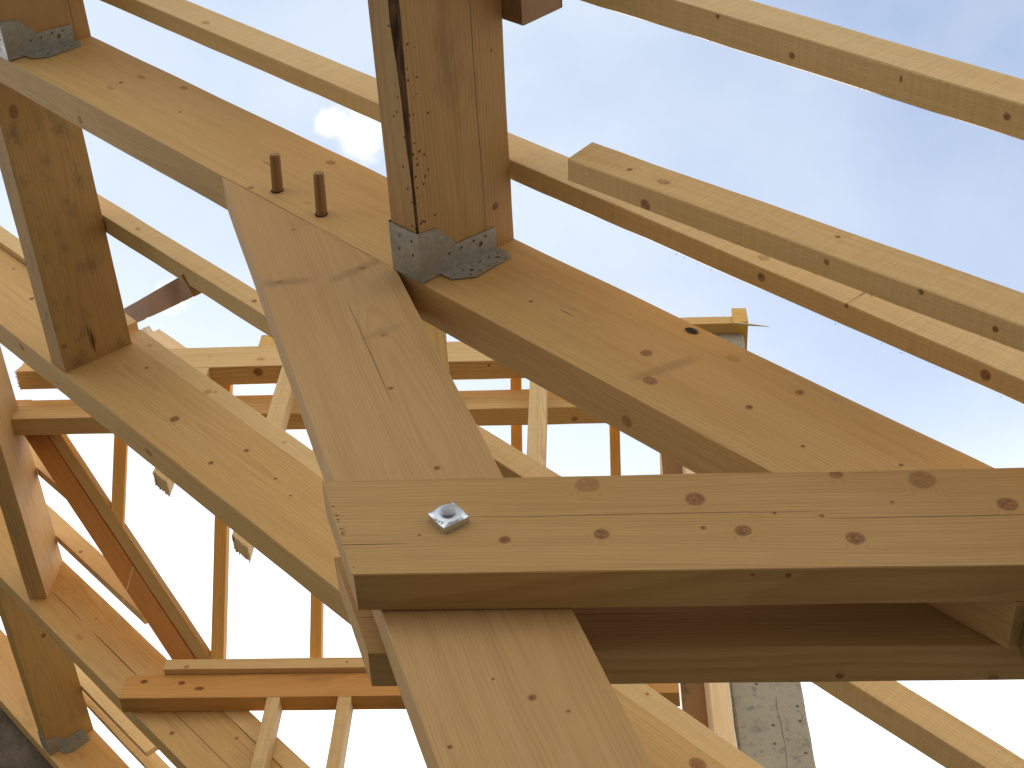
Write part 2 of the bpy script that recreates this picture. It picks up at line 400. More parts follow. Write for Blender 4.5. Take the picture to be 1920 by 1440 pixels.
def m_t3(loc):
    k = [(-3.941, 1.389, .004), (-3.90, 1.30, .008, .4, 2), (-3.282, 1.293, .007), (-3.115, 1.43, .005), (-4.132, 1.24, .008, .5)]
    kk = face_knots(loc, k, lambda a, b: R(a, 3.534, b), 1)
    c = [loc(R(a, 3.534, 1.347)) for a in (-4.2, -3.96, -3.9, -3.55, -3.45, -2.9)]
    return pine('pine_third_rafter', 13, kk, [(2, c[0].z, c[0].x, c[1].x, .0016, .004), (2, c[2].z, c[2].x, c[3].x, .0022, .004), (2, c[4].z, c[4].x, c[5].x, .0014, .004)],
                gen_knots=.2, pith=(.05, .12), spacing=.009, tone=1.0, stain=.25)
raf('rafter', -5.6, -1.2, 3.534, 3.607, 1.25, 1.4612, m_t3, 'third truss rafter with long drying cracks, behind the dark orange beam end', 'rafter', 'truss rafters')
raf('rafter', -6.0, -3.2, 4.592, 4.66, 1.25, 1.458, pine('pine_gable_rafter', 14, gen_knots=.5, tone=1.0, stain=.5, base=(.60, .37, .15)),
    'orange-brown last rafter lying against the dark gable wall at the lower left corner', 'rafter', 'truss rafters')

# strut and collar pair of the nearest truss
def sx(z, side):
    return (-.691 - .3605 * (z - 2.494)) if side == 0 else (-.326 - .3560 * (z - 2.123))
def m_strut(loc):
    k = [(-.297, 1.774, .0035), (-.322, 1.92, .004, .5, 1.4), (-.214, 1.58, .004), (-.514, 2.092, .0035, .6, 1.5), (-.381, 2.13, .004, .6, 1.5),
         (-.519, 2.273, .004, .5), (-.076, 1.158, .0042), (-.163, 1.087, .0027), (-.036, 1.137, .002), (-.121, 1.187, .0017)]
    out = []
    for x, z, r, *q in k:
        p = loc((x, Y1, z)); s_ = q[0] if q else 1.; w = q[1] if len(q) > 1 else 1.
        out.append((tuple(p), (r * S, BIG, r * S * w), s_) )
    a, b = loc((-.40, Y1, 2.03)), loc((-.28, Y1, 1.74)); m_ = loc((-.338, Y1, 1.87))
    return pine('pine_strut', 15, out, [(2, m_.z, a.x, b.x, .0006, .003)], gen_knots=0, pith=(-.13, .05), spacing=.0045, tone=.93, base=(.50, .305, .125), dark=(.34, .17, .055), contrast=.85, smudge=[(loc((-.545, Y1, 2.085)), loc((-.455, Y1, 2.098)), .013, .34), (loc((-.43, Y1, 2.09)), loc((-.345, Y1, 2.165)), .013, .30), (loc((-.36, Y1, 1.905)), loc((-.29, Y1, 1.955)), .011, .2)])
# foot far below the frame; the head is cut to the slope of the rafter's underside
hp = R(-2.262, 0, VB - .0015); hq = R(-1.738, 0, VB - .0015)
zf = .35
loft('strut', [Vector((hp.x, Y1 + .0006, hp.z)), Vector((hp.x, Y1b - .0006, hp.z)), Vector((hq.x, Y1b - .0006, hq.z)), Vector((hq.x, Y1 + .0006, hq.z))],
     [Vector((sx(zf, 0), Y1 + .0006, zf)), Vector((sx(zf, 0), Y1b - .0006, zf)), Vector((sx(zf, 1), Y1b - .0006, zf)), Vector((sx(zf, 1), Y1 + .0006, zf))],
     m_strut, 'wide leaning strut below the two pegs, gripped between the two horizontal collar planks', 'strut')

ZC0, ZC1, YC0 = 1.299, 1.481, 1.149
def m_col(loc):
    k = [(-.011, 1.462, .0125, .6, 1.1), (.121, 1.429, .0105), (.3, 1.474, .0075, .8), (.403, 1.459, .0145, .7), (.495, 1.409, .0105), (-.111, 1.358, .0062),
         (.005, 1.366, .0084), (.127, 1.374, .0028), (.174, 1.367, .0088), (.304, 1.351, .0100), (.271, 1.393, .0028), (-.215, 1.369, .0019), (.359, 1.417, .0024), (.215, 1.399, .002)]
    kk = face_knots(loc, k, lambda a, b: (a, YC0, b), 1)
    u = face_knots(loc, [(.22, 1.16, .003), (.179, 1.158, .0018)], lambda a, b: (a, b, ZC0), 2)
    c = loc((-.17, YC0, 1.406)); d = loc((.085, YC0, 1.402)); e = loc((.09, YC0, 1.395)); f = loc((.29, YC0, 1.390)); g = loc((.60, YC0, 1.385))
    h = loc((-.32, YC0, 1.3535)); i = loc((-.225, YC0, 1.353))
    return pine('pine_collar', 16, kk + u, [(2, d.z, c.x, f.x, .0007, .012), (2, f.z - .002, f.x - .03, g.x, .0007, .007), (2, h.z, h.x - .03, i.x, .0008, .002)],
                gen_knots=0, pith=(.03, .24), spacing=.0068, tone=.97, base=(.45, .27, .10), dark=(.30, .145, .042), contrast=.95)
def knot_tuft(bm, Mi, rs):
    p = Mi @ W((-.011, YC0 + .006, ZC1 - .001)); 
    for i in range(16):
        a = p + Vector((rs.uniform(-.012, .012), rs.uniform(-.004, .004), -.001))
        splinters(bm, a, a + Vector((.0015, 0, 0)), (rs.uniform(-.9, .9), 0, 1), 1, rs.uniform(.004, .013), .0009, rs)
    for i in range(9):   # torn fibres at the sawn end
        z = rs.uniform(ZC0 + .01, ZC1 - .02); x = -.287 - (z - ZC0) * .341
        a = Mi @ W((x + .002, YC0 - .0004, z)); splinters(bm, a, a + Vector((0, 0, .0008)), (1, -.02, 0), 1, .012, .0008, rs, 1)
xbeam('collar_plank', -.288, 1.6, YC0, Y1 - .0012, ZC0, ZC1, m_col, 'front horizontal collar plank with square nut, many brown knots and a hairline crack', 'collar beam', 'pair of collar planks',
      cut0=(0, 0, -.062, -.062), extra=knot_tuft, wmat=MH)
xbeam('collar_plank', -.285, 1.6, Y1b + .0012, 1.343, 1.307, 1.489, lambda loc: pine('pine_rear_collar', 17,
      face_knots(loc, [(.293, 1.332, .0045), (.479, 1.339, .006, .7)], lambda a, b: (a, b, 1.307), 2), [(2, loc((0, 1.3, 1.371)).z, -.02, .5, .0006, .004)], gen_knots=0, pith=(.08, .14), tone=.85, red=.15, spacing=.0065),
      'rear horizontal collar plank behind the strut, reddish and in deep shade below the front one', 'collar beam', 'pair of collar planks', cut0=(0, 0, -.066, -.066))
post('packing_block', .5, .68, Y1, Y1b, 1.25, 1.475, pine('pine_block', 18, mould=.8, tone=.5), 'dark weathered packing block squeezed between the two collar planks at the right edge', 'timber block')

# pegs
def peg(u, v, ln, r, label):
    c = W(R(u, Y1 + .02, v)); d = (W(R(u - .006, Y1 - ln, v + .010)) - c)
    bm = bmesh.new(); ax = d.normalized(); e1 = ax.cross(Vector((0, 0, 1))).normalized(); e2 = ax.cross(e1)
    rings = []; n = 10

    rs = random.Random(int(u * 1000))
    rad = [r * S * rs.uniform(.93, 1.05) for _ in range(n)]
    for t, f in ((0, 1.0), (.35, 1.01), (.7, .98), (.95, .97), (1., .86)):
        rings.append([bm.verts.new(d * t + (e1 * math.cos(i / n * math.tau) + e2 * math.sin(i / n * math.tau)) * rad[i] * f) for i in range(n)])
    for a, b in zip(rings, rings[1:]):
        for i in range(n): bm.faces.new((a[i], a[(i + 1) % n], b[(i + 1) % n], b[i]))
    bm.faces.new(rings[0]); bm.faces.new(list(reversed(rings[-1])))
    bmesh.ops.recalc_face_normals(bm, faces=bm.faces)
    me = bpy.data.meshes.new('wooden_peg'); bm.to_mesh(me); bm.free()
    M = Matrix((ax, e1, e2)).transposed().to_4x4()
    me.transform(M.inverted()); M.translation = c
    o = bpy.data.objects.new('wooden_peg', me); col.objects.link(o); o.matrix_world = M
    me.materials.append(MPEG); tag(o, label, 'peg', 'pegs in the nearest rafter')
MPEG = pine('oak_peg', 19, gen_knots=0, tone=.62, base=(.50, .29, .12), dark=(.28, .13, .04), spacing=.003)
peg(-2.131, 1.291, .068, .0105, 'left and higher of the two wooden pegs sticking out of the rafter')
peg(-1.994, 1.290, .076, .0105, 'right and lower of the two wooden pegs sticking out of the rafter')

# ================================================================== purlins
def wane_fn(t, n):      # t 0 far from the hanger, 1 at the hanger
    a = min(1., max(0., (.975 - t) / .17))
    w = (.0105 + .011 * n) * a ** .7
    return (max(0, w * 1.5), max(0, w * .6))
def m_pb(loc):
    k = [(1.131, 1.423, .0062, 1., 1.), (.864, 1.436, .002)]
    kk = face_knots(loc, k, lambda a, b: R(-1.673, a, b), 1)
    rs = random.Random(5)
    a, b = loc(R(-1.673, .55, 1.398)), loc(R(-1.673, 1.2, 1.399)); c = loc(R(-1.673, .8, 1.44)); d = loc(R(-1.673, 1.12, 1.44))
    return pine('pine_big_purlin', 21, kk, [(2, b.z, a.x, b.x + .1, .0007, .006)], gen_knots=0, pith=(.02, .03), spacing=.0085, tone=.84, base=(.52, .315, .125), stain=.45, contrast=1.1, worm=loc(R(-1.673, 1.1, 1.262)))
MBARK = simple('bark_edge', lambda N, b, tc: (N.set(b.inputs['Base Color'], N.mix(N.sm(N.noise(N.vm('MULTIPLY', tc, (6, 30, 30)), 3, 6, .7), .35, .65), rgb(.035, .018, .010), rgb(.17, .085, .035))), setattr(b.inputs['Roughness'], 'default_value', .95)))
ybeam('purlin', -.9, Y1 - .0008, -1.741, -1.673, VB, VT, m_pb, 'thick brown purlin at top centre, bark and worm holes along one edge', 'purlin', 'purlins between the trusses',
      wane=(1, wane_fn), wmat=MBARK, jit=.002, chamfer=.0022)
ybeam('purlin', -.9, Y1 - .0008, -3.197, -3.127, VB, VT, lambda loc: pine('pine_left_purlin', 22, [], [(2, loc(R(-3.127, 1.1, 1.425)).z, loc(R(-3.127, 1.07, 1.4)).x, loc(R(-3.127, 1.25, 1.4)).x, .0008, .004)],
      gen_knots=.3, tone=.82, stain=.3, base=(.54, .32, .13)), 'purlin cut off by the top left corner of the photo, sitting in a grey hanger', 'purlin', 'purlins between the trusses')
def m_plr(loc):
    kk = face_knots(loc, [(1.387, 1.296, .010, .8, 1.6), (2.06, 1.353, .006, .8, 2.6), (2.044, 1.27, .007, .6)], lambda a, b: R(-3.278, a, b), 1)
    a, b = loc(R(-3.278, 2.02, 1.35)), loc(R(-3.278, 2.10, 1.353))
    return pine('pine_mouldy_purlin', 23, kk, [(2, a.z, a.x, b.x, .003, .008), (2, a.z + .006, a.x - .02, b.x - .01, .0016, .01)], gen_knots=0, tone=.86, mould=.5, base=(.50, .295, .10), spacing=.008, pith=(.1, .0))
ybeam('purlin', Y1b + .0008, 2.1212, -3.358, -3.278, 1.2575, 1.4575, m_plr, 'broad purlin at left spotted with grey mould, between the nearest and second trusses', 'purlin', 'purlins between the trusses')
ybeam('purlin', Y1b + .0008, 2.1212, -1.95, -1.878, 1.2575, 1.4575, pine('pine_rear_purlin', 24, gen_knots=0, tone=1.12, base=(.62, .41, .15), spacing=.008), 'yellowish purlin mostly hidden behind the leaning strut and the nearest rafter', 'purlin', 'purlins between the trusses')
def m_p34(loc):
    kk = face_knots(loc, [(3.995, 1.375, .0095, 1.), (4.052, 1.415, .005, .9, 1.5)], lambda a, b: R(-4.525, a, b), 1)
    return pine('pine_lower_purlin', 25, kk, gen_knots=0, tone=.86, base=(.48, .285, .085), mould=.25, spacing=.009)
ybeam('purlin', 3.6085, 4.5912, -4.587, -4.52, 1.2575, 1.457, m_p34, 'lowest purlin at left, olive brown, ending in a rusty grey hanger beside the gable wall', 'purlin', 'purlins between the trusses')
# trimmer E, upright section
loft('trimmer_beam', [Vector((-2.047, 2.206, 3.893)), Vector((-1.98, 2.206, 3.893)), Vector((-1.98, 2.206, 4.095)), Vector((-2.047, 2.206, 4.095))],
     [Vector((-2.047, 3.533, 3.893)), Vector((-1.98, 3.533, 3.893)), Vector((-1.98, 3.533, 4.095)), Vector((-2.047, 3.533, 4.095))],
     pine('pine_trimmer', 26, gen_knots=.5, tone=1.0, mould=.22, base=(.56, .36, .155)), 'upright trimmer beam at the left edge butting the third rafter, pale side and dark underside', 'beam')

# ================================================================== joist hangers
def plate(bm, pts, nrm, th, T):
    """polygon plate; pts model points; nrm thickness direction (model)"""
    a = [bm.verts.new(T(p)) for p in pts]; b = [bm.verts.new(T(Vector(p) + Vector(nrm) * th)) for p in pts]
    bm.faces.new(a); bm.faces.new(list(reversed(b)))
    for i in range(len(a)):
        j = (i + 1) % len(a); bm.faces.new((a[i], a[j], b[j], b[i]))
def plate_h(bm, pts, nrm, th, T, holes):
    # sheet with punched holes: (centre, radius, stretch)
    n = Vector(nrm).normalized()
    if len(pts) < 3: return
    E = []
    def loop(q):
        vs = [bm.verts.new(T(p)) for p in q]
        for i in range(len(vs)): E.append(bm.edges.new((vs[i], vs[(i + 1) % len(vs)])))
    loop(pts)
    e1 = n.orthogonal().normalized(); e2 = n.cross(e1)
    for c, r, e in holes:
        loop([Vector(c) + e1 * math.cos(i / 10 * math.tau) * r + e2 * math.sin(i / 10 * math.tau) * r * e for i in range(10)])
    bmesh.ops.triangle_fill(bm, edges=E, use_beauty=True, use_dissolve=False)
    fs = list(bm.faces); r = bmesh.ops.extrude_face_region(bm, geom=fs)
    for v in [x for x in r['geom'] if isinstance(x, bmesh.types.BMVert)]: v.co += n * th * S
def hanger(y, ul, ur, vb, label, nails=()):
    """steel hanger in front of a rafter face at y, round a purlin from ul to ur with underside vb"""
    org = W(R(ur, y, vb)); root = bpy.data.objects.new('joist_hanger', None); root.empty_display_size = .05
    col.objects.link(root); root.location = org
    tag(root, label, 'joist hanger', 'steel joist hangers')
    T = lambda p: W(p) - org
    t = .0016; g = .0022
    P = lambda u, yy, v: R(ur + u, y + yy, vb + v)
    def mk(name, build, mat=MZ):
        bm = bmesh.new(); build(bm); bmesh.ops.recalc_face_normals(bm, faces=bm.faces)
        me = bpy.data.meshes.new(name); bm.to_mesh(me); bm.free(); me.materials.append(mat)
        o = bpy.data.objects.new(name, me); col.objects.link(o); o.parent = root; return o
    w = ur - ul
    # seat under the purlin, wrapped over the whole narrow face
    mk('seat_plate', lambda bm: plate_h(bm, [P(g + t, -.0915, -g), P(-w, -.0885, -g), P(-w, -.002, -g), P(g + t, -.002, -g)], -V, t, T, [(P(a, b, -g), .0026, 1) for a, b in ((-.012, -.074), (-.012, -.048), (-.047, -.048))]))
    side = [(-.0915, -g), (-.0865, .038), (-.044, .074), (-.040, .161), (-.002, .161), (-.002, .040), (-.002, -g)]
    hs = [(-.032, .138, .0021), (-.033, .112, .0021), (-.022, .126, .0044), (-.032, .085, .0021), (-.032, .059, .0021)]
    hb = [(-.012, -.074), (-.012, -.048), (-.047, -.048)]
    hf = [(.021, .148), (.042, .147), (.043, .127), (.020, .128), (.020, .109), (.042, .109), (.021, .090), (.021, .071), (.042, .090), (.020, .052), (.041, .070)]
    mk('side_plate', lambda bm: plate_h(bm, [P(g, a, b) for a, b in side], U, t, T, [(P(g, a, b), r * 1.2, 1) for a, b, r in hs]))
    mk('side_plate', lambda bm: plate_h(bm, [P(-w - g, a, b) for a, b in side], -U, t, T, [(P(-w - g, a, b), r, 1) for a, b, r in hs]))
    fl = [(g + t * .5, .038), (g + t * .5, .160), (.024, .165), (.045, .156), (.052, .072), (.030, .040)]
    mk('nailing_flange', lambda bm: plate_h(bm, [P(a, -.0006, b) for a, b in fl], -Yv, t, T, [(P(a, -.0006, b), .0023, .9) for a, b in hf] + [(P(.031, -.0006, .138), .0044, .8), (P(.031, -.0006, .0805), .0044, .8)]))
    def nail(bm):
        p = P(-.045, -.074, -g - t)
        n = V.normalized(); e1 = n.orthogonal().normalized(); e2 = n.cross(e1)
        for rr, hh in ((.0036, 0),):
            top = [bm.verts.new(T(p - n * .0016 + (e1 * math.cos(i / 12 * math.tau) + e2 * math.sin(i / 12 * math.tau)) * rr)) for i in range(12)]
            bot = [bm.verts.new(T(p + (e1 * math.cos(i / 12 * math.tau) + e2 * math.sin(i / 12 * math.tau)) * rr * 1.1)) for i in range(12)]
            bm.faces.new(top)
            for i in range(12): bm.faces.new((top[i], top[(i + 1) % 12], bot[(i + 1) % 12], bot[i]))
    mk('nail', nail, MST)
hanger(Y1 - .0008, -1.741, -1.673, VB, 'grey galvanised hanger holding the foot of the thick brown purlin on the nearest rafter')
hanger(Y1 - .0008, -3.197, -3.127, VB, 'grey galvanised hanger in the top left corner of the photo, partly cut off')
hanger(4.5912, -4.587, -4.52, 1.2575, 'small rust-stained hanger near the bottom left corner under the lowest purlin')

# bolt on the collar plank
bo = W((-.181, YC0, 1.395)); root = bpy.data.objects.new('bolt', None); col.objects.link(root); root.location = bo; root.empty_display_size = .03
tag(root, 'shiny square nut with its bolt end on the front collar plank', 'bolt')
def pm(name, build, mat, par):
    bm = bmesh.new(); build(bm); bmesh.ops.recalc_face_normals(bm, faces=bm.faces)
    me = bpy.data.meshes.new(name); bm.to_mesh(me); bm.free(); me.materials.append(mat)
    o = bpy.data.objects.new(name, me); col.objects.link(o); o.parent = par; return o
def nutb(bm):
    ang = math.radians(37); h = .0175; sq = []
    def ring(r, y, n=24, sqr=True):
        vs = []
        for i in range(n):
            a = i / n * math.tau; rr = r
            if sqr:
                c = max(abs(math.cos(a)), abs(math.sin(a))); rr = min(r / c, r * 1.36)
            x, z = math.cos(a) * rr, math.sin(a) * rr
            vs.append(bm.verts.new((x * math.cos(ang) - z * math.sin(ang), y, x * math.sin(ang) + z * math.cos(ang))))
        return vs
    rs_ = [ring(.0215, 0), ring(.0215, -.011), ring(.0200, -.0145, sqr=False), ring(.0135, -.0150, sqr=False), ring(.0115, -.0150, sqr=False)]
    for a, b in zip(rs_, rs_[1:]):
        for i in range(24): bm.faces.new((a[i], a[(i + 1) % 24], b[(i + 1) % 24], b[i]))
    bm.faces.new(rs_[-1])
pm('nut', nutb, MNUT, root)
def endb(bm):
    n = 16; r = [(.0105, -.0149), (.0105, -.0185), (.0085, -.0198), (.005, -.0192)]
    rs_ = [[bm.verts.new((math.cos(i / n * math.tau) * q, y, math.sin(i / n * math.tau) * q)) for i in range(n)] for q, y in r]
    for a, b in zip(rs_, rs_[1:]):
        for i in range(n): bm.faces.new((a[i], a[(i + 1) % n], b[(i + 1) % n], b[i]))
    bm.faces.new(rs_[-1])
pm('bolt_end', endb, MST, root)

# ================================================================== common rafters over the purlins
CG = 'common rafters over the purlins'
def mcr(name, seed, tone=1.05, kn_u=(), kn_f=(), yf=1.06, **k):
    def f(loc):
        kk = face_knots(loc, list(kn_u), lambda a, b: R(a, b, 1.46), 2) + face_knots(loc, list(kn_f), lambda a, b: R(a, yf, b), 1)
        k.setdefault('base', (.63, .43, .195)); k.setdefault('dark', (.47, .27, .09)); k.setdefault('sawn', .7); k.setdefault('gen_knots', .15); k.setdefault('contrast', .7)
        return pine(name, seed, kk, tone=tone, **k)
    return f
q2 = .91     # the short-ended one hangs a little lower than its neighbours
raf('common_rafter', -1.9, .1, .708, .751, 1.4645, 1.53, mcr('pine_cr_top', 31, kn_u=[(-1.112, .735, .004), (-.947, .722, .004, 1., .5), (-1.238, .713, .003), (-.801, .728, .004)]),
    'topmost common rafter crossing the upper right corner, pale side over a dark underside', 'rafter', CG, fuzz=[(1, 24, .004)])
raf('common_rafter', -1.535 * q2, .1, 1.0145 * q2, 1.0525 * q2, 1.4605 * q2, 1.531 * q2, mcr('pine_cr_cut', 32, yf=1.0 * q2, kn_u=[(-1.367 * q2, 1.038 * q2, .0078), (-1.031 * q2, 1.007 * q2, .0035), (-.882 * q2, .994 * q2, .0035), (-.772 * q2, 1.003 * q2, .0035)],
    kn_f=[(-1.429 * q2, 1.491 * q2, .004), (-1.358 * q2, 1.491 * q2, .006, .6, 1.6), (-1.05 * q2, 1.508 * q2, .003)], base=(.61, .41, .18)),
    'short-ended common rafter whose sawn top end stops in mid air right of the thick purlin', 'rafter', CG, yc=.945 * q2 + .0035, yd=.983 * q2 + .0035, cut0=-.012, fuzz=[(1, 60, .004)])
raf('common_rafter', -3.7, .1, 1.069, 1.112, 1.4645, 1.537, mcr('pine_cr_long', 33, yf=1.066, kn_u=[(-1.147, 1.08, .006), (-.999, 1.067, .003), (-.78, 1.08, .007)], kn_f=[(-1.163, 1.492, .0065, .5, 1.3), (-2.638, 1.49, .006, .6, 1.6)]),
    'long common rafter passing behind the thick purlin and just below the one cut short', 'rafter', CG, yc=1.062, yd=1.094, fuzz=[(1, 45, .004)])
raf('common_rafter', -3.6, .2, 1.733, 1.786, 1.4615, 1.516, mcr('pine_cr_mid', 34, yf=1.73, kn_f=[(-2.627, 1.485, .006), (-3.149, 1.485, .005, .6, 1.5)]),
    'common rafter seen left and right of the strut, between the nearest and second truss rafters', 'rafter', CG)
raf('common_rafter', -3.33, .2, 2.1245, 2.168, 1.4622, 1.514, mcr('pine_cr_flush', 35, yf=2.1245, kn_f=[(-2.926, 1.475, .009, .5), (-3.235, 1.488, .005, .5), (-2.911, 1.488, .004, .6), (-2.598, 1.483, .004, .6), (-1.393, 1.495, .003)]),
    'common rafter lying directly on top of the second truss rafter like a pale edging strip', 'rafter', CG)
raf('common_rafter', -4.9, -3.34, 2.103, 2.145, 1.4625, 1.514, mcr('pine_cr_left', 42), 'common rafter above the second truss rafter at the left edge, left of the mouldy purlin', 'rafter', CG)
raf('common_rafter', -4.9, -4.09, 3.097, 3.133, 1.4615, 1.528, mcr('pine_cr_val', 36), 'short common rafter between trimmer beam and orange valley rafters, the upper of two', 'rafter', CG)
raf('common_rafter', -4.9, -3.70, 3.409, 3.444, 1.4615, 1.528, mcr('pine_cr_val2', 37), 'common rafter just above the third truss rafter, running under the orange valley rafters', 'rafter', CG, yc=3.412, yd=3.452)
raf('common_rafter', -3.52, -1.2, 3.534, 3.58, 1.4615, 1.524, mcr('pine_cr_t3', 38), 'common rafter lying flush on top of the third truss rafter', 'rafter', CG)
raf('common_rafter', -5.4, -4.02, 4.343, 4.37, 1.4615, 1.54, mcr('pine_cr_low', 39, tone=1.1), 'upper of the two pale common rafters beyond the lowest purlin, its end cut off', 'rafter', CG)
raf('common_rafter', -5.4, -3.6, 4.462, 4.487, 1.4615, 1.53, mcr('pine_cr_low2', 40, tone=1.1), 'lower of the two pale common rafters beyond the lowest purlin, next to the gable', 'rafter', CG)
raf('common_rafter', -2.2, -1.63, .70, .822, 1.4645, 1.56, mcr('pine_cr_stub', 41, tone=.55, red=.55), 'reddish rafter stub with its end grain showing beside the thick purlin at the top edge', 'rafter', CG, cut1=-.01)

# ================================================================== the wing roof behind
K = 6.985
def m_x(name, seed, kf=(), ku=(), yf=0, zf=0, **k):
    def f(loc):
        kk = face_knots(loc, list(kf), lambda a, b: (a, yf, b), 1) + face_knots(loc, list(ku), lambda a, b: (a, b, zf), 2)
        return pine(name, seed, kk, **k)
    return f
xbeam('header_beam', -1.977, .30, 2.72, 2.795, 4.143, 4.270, m_x('pine_header_up', 51, [(-1.135, 4.187, .009, .5, 1.4), (-1.318, 4.212, .003), (-.9, 4.2, .004)], [(-1.14, 2.744, .014), (-.352, 2.738, .005)], 2.72, 4.143, gen_knots=.15, tone=1., base=(.64, .43, .19), spacing=.008),
      'upper of the two long horizontal beams in the middle distance, posts hanging from it', 'beam', 'horizontal beams of the wing roof', ragged=[(0, .012)], cut0=(0, 0, .035, .035))
xbeam('header_beam', -1.979, .35, 2.83, 2.90, 4.018, 4.130, m_x('pine_header_lo', 52, [(-1.5, 4.07, .003), (-.48, 4.1, .003)], [(-.068, 2.879, .009, .8)], 2.83, 4.018, gen_knots=.15, tone=.97, base=(.64, .41, .17), spacing=.008),
      'lower of the two long horizontal beams in the middle distance, under orange rafters', 'beam', 'horizontal beams of the wing roof')
xbeam('header_beam', -1.436, .15, 3.447, 3.51, 3.445, 3.492, m_x('pine_plate_up', 53, [(-.83, 3.47, .004), (-1.36, 3.455, .008, .6)], yf=3.447, gen_knots=.2, tone=.97, base=(.64, .43, .19)),
      'thin horizontal plate in the lower left half carrying the feet of the sloping orange rafters', 'beam', 'horizontal beams of the wing roof')
xbeam('header_beam', -1.559, .42, 3.469, 3.533, 3.338, 3.443, m_x('pine_plate_lo', 54, [(-1.496, 3.412, .0075, 1.3, 1.5), (-1.369, 3.404, .0075, 1.3, 1.4), (-1.306, 3.379, .0070, 1.3, 2.)], yf=3.469, gen_knots=0, tone=.95, base=(.60, .31, .09), dark=(.36, .16, .05), stain=.5),
      'dark orange beam with three black knots, its rough end floating over the third rafter', 'beam', 'horizontal beams of the wing roof', ragged=[(0, .006)], jit=.0015)

# jack rafters
def jack(x0, x1, ya, yb, h, mat, label, cap=0.):
    s = lambda y, c=0.: [Vector((x0, y, K - y)), Vector((x1, y + c, K - y - c)), Vector((x1, y + c, K - y - c + h)), Vector((x0, y, K - y + h))]
    return loft('jack_rafter', s(ya), s(yb, cap), mat, label, 'rafter', 'sloping jack rafters of the wing roof')
def mj(i, **k): 
    k.setdefault('base', (.66, .36, .10)); k.setdefault('dark', (.44, .19, .04)); k.setdefault('tone', 1.05)
    return pine('pine_jack_%d' % i, 60 + i, gen_knots=.25, spacing=.007, **k)
jack(-1.654, -1.610, 2.80, 3.113, .03, mj(0), 'shortest sloping jack rafter, leftmost, running into the valley rafters', cap=.044)
jack(-1.296, -1.253, 2.78, 3.52, .06, mj(1, tone=.95), 'second sloping jack rafter from the left, standing where valley rafters meet the thin plate')
jack(-.963, -.925, 2.79, 3.52, .06, mj(2), 'third sloping jack rafter from the left, just left of the strut foot')
jack(-.628, -.590, 2.79, 3.52, .06, mj(3), 'sloping jack rafter hidden behind the strut')
jack(-.285, -.248, 2.79, 3.52, .06, mj(4), 'orange sloping jack rafter just left of the pale upright post')
jack(.049, .084, 2.79, 3.52, .06, mj(5), 'orange sloping jack rafter alone between pale post and concrete pillar')
jack(.216, .235, 2.79, 3.52, .06, mj(6, tone=1.1, base=(.66, .42, .2)), 'thin pinkish sloping jack rafter beside the boards of the concrete pillar')
# valley rafters, falling diagonally
def valley(off0, off1, ya, yb, h, mat, label):
    s = lambda y: [Vector((y + off0, y, K - y)), Vector((y + off1, y, K - y)), Vector((y + off1, y, K - y + h)), Vector((y + off0, y, K - y + h))]
    return loft('valley_rafter', s(ya), s(yb), mat, label, 'rafter', 'pair of valley rafters')
valley(-4.899, -4.823, 2.86, 3.52, .05, pine('pine_valley_l', 71, gen_knots=.3, base=(.56, .235, .06), dark=(.36, .12, .025), tone=.95, stain=.3), 'left valley rafter, deep orange, slanting down to the thin plate')
valley(-4.815, -4.768, 2.86, 3.52, .03, pine('pine_valley_r', 72, gen_knots=.3, base=(.56, .33, .12), tone=.88, stain=.3), 'right valley rafter, browner, slanting beside the deep orange one')

# posts standing on the roof plane under the upper beam
def vfoot(x, v=1.53): return (v - x * V.x) / V.z
PM = lambda i, **k: pine('pine_post_%d' % i, 80 + i, gen_knots=.3, base=(.62, .43, .20), sawn=.8, tone=k.pop('tone', 1.02), **k)
PG = 'upright posts under the upper beam'
post('post', -1.362, -1.305, 2.721, 2.775, vfoot(-1.305), 4.1425, PM(0), 'leftmost upright post under the upper beam, its ragged foot showing below the second rafter', 'post', PG, cut=.057, ragged=[(1, .014)])
post('post', -1.056, -1.000, 2.721, 2.775, vfoot(-1.0), 4.1425, PM(1), 'pale upright post next to the strut, ragged foot showing below the second rafter', 'post', PG, cut=.057, ragged=[(1, .014)])
post('post', -.60, -.545, 2.721, 2.775, vfoot(-.545), 4.1425, PM(2), 'upright post hidden behind the strut', 'post', PG, cut=.057)
post('post', -.211, -.153, 2.721, 2.775, vfoot(-.153), 4.1425, PM(3), 'pale rough upright post right of the strut, under the nearest rafter', 'post', PG, cut=.057)
PG2 = 'short posts under the dark orange beam'
post('post', -1.076, -1.033, 3.4695, 3.532, 2.75, 3.337, PM(4, mould=.2), 'left post under the dark orange beam, with a nail knot, crossing the third rafter', 'post', PG2)
post('post', -.844, -.801, 3.4695, 3.532, 2.75, 3.337, PM(5, mould=.1), 'right post under the dark orange beam, standing against the white sky', 'post', PG2)

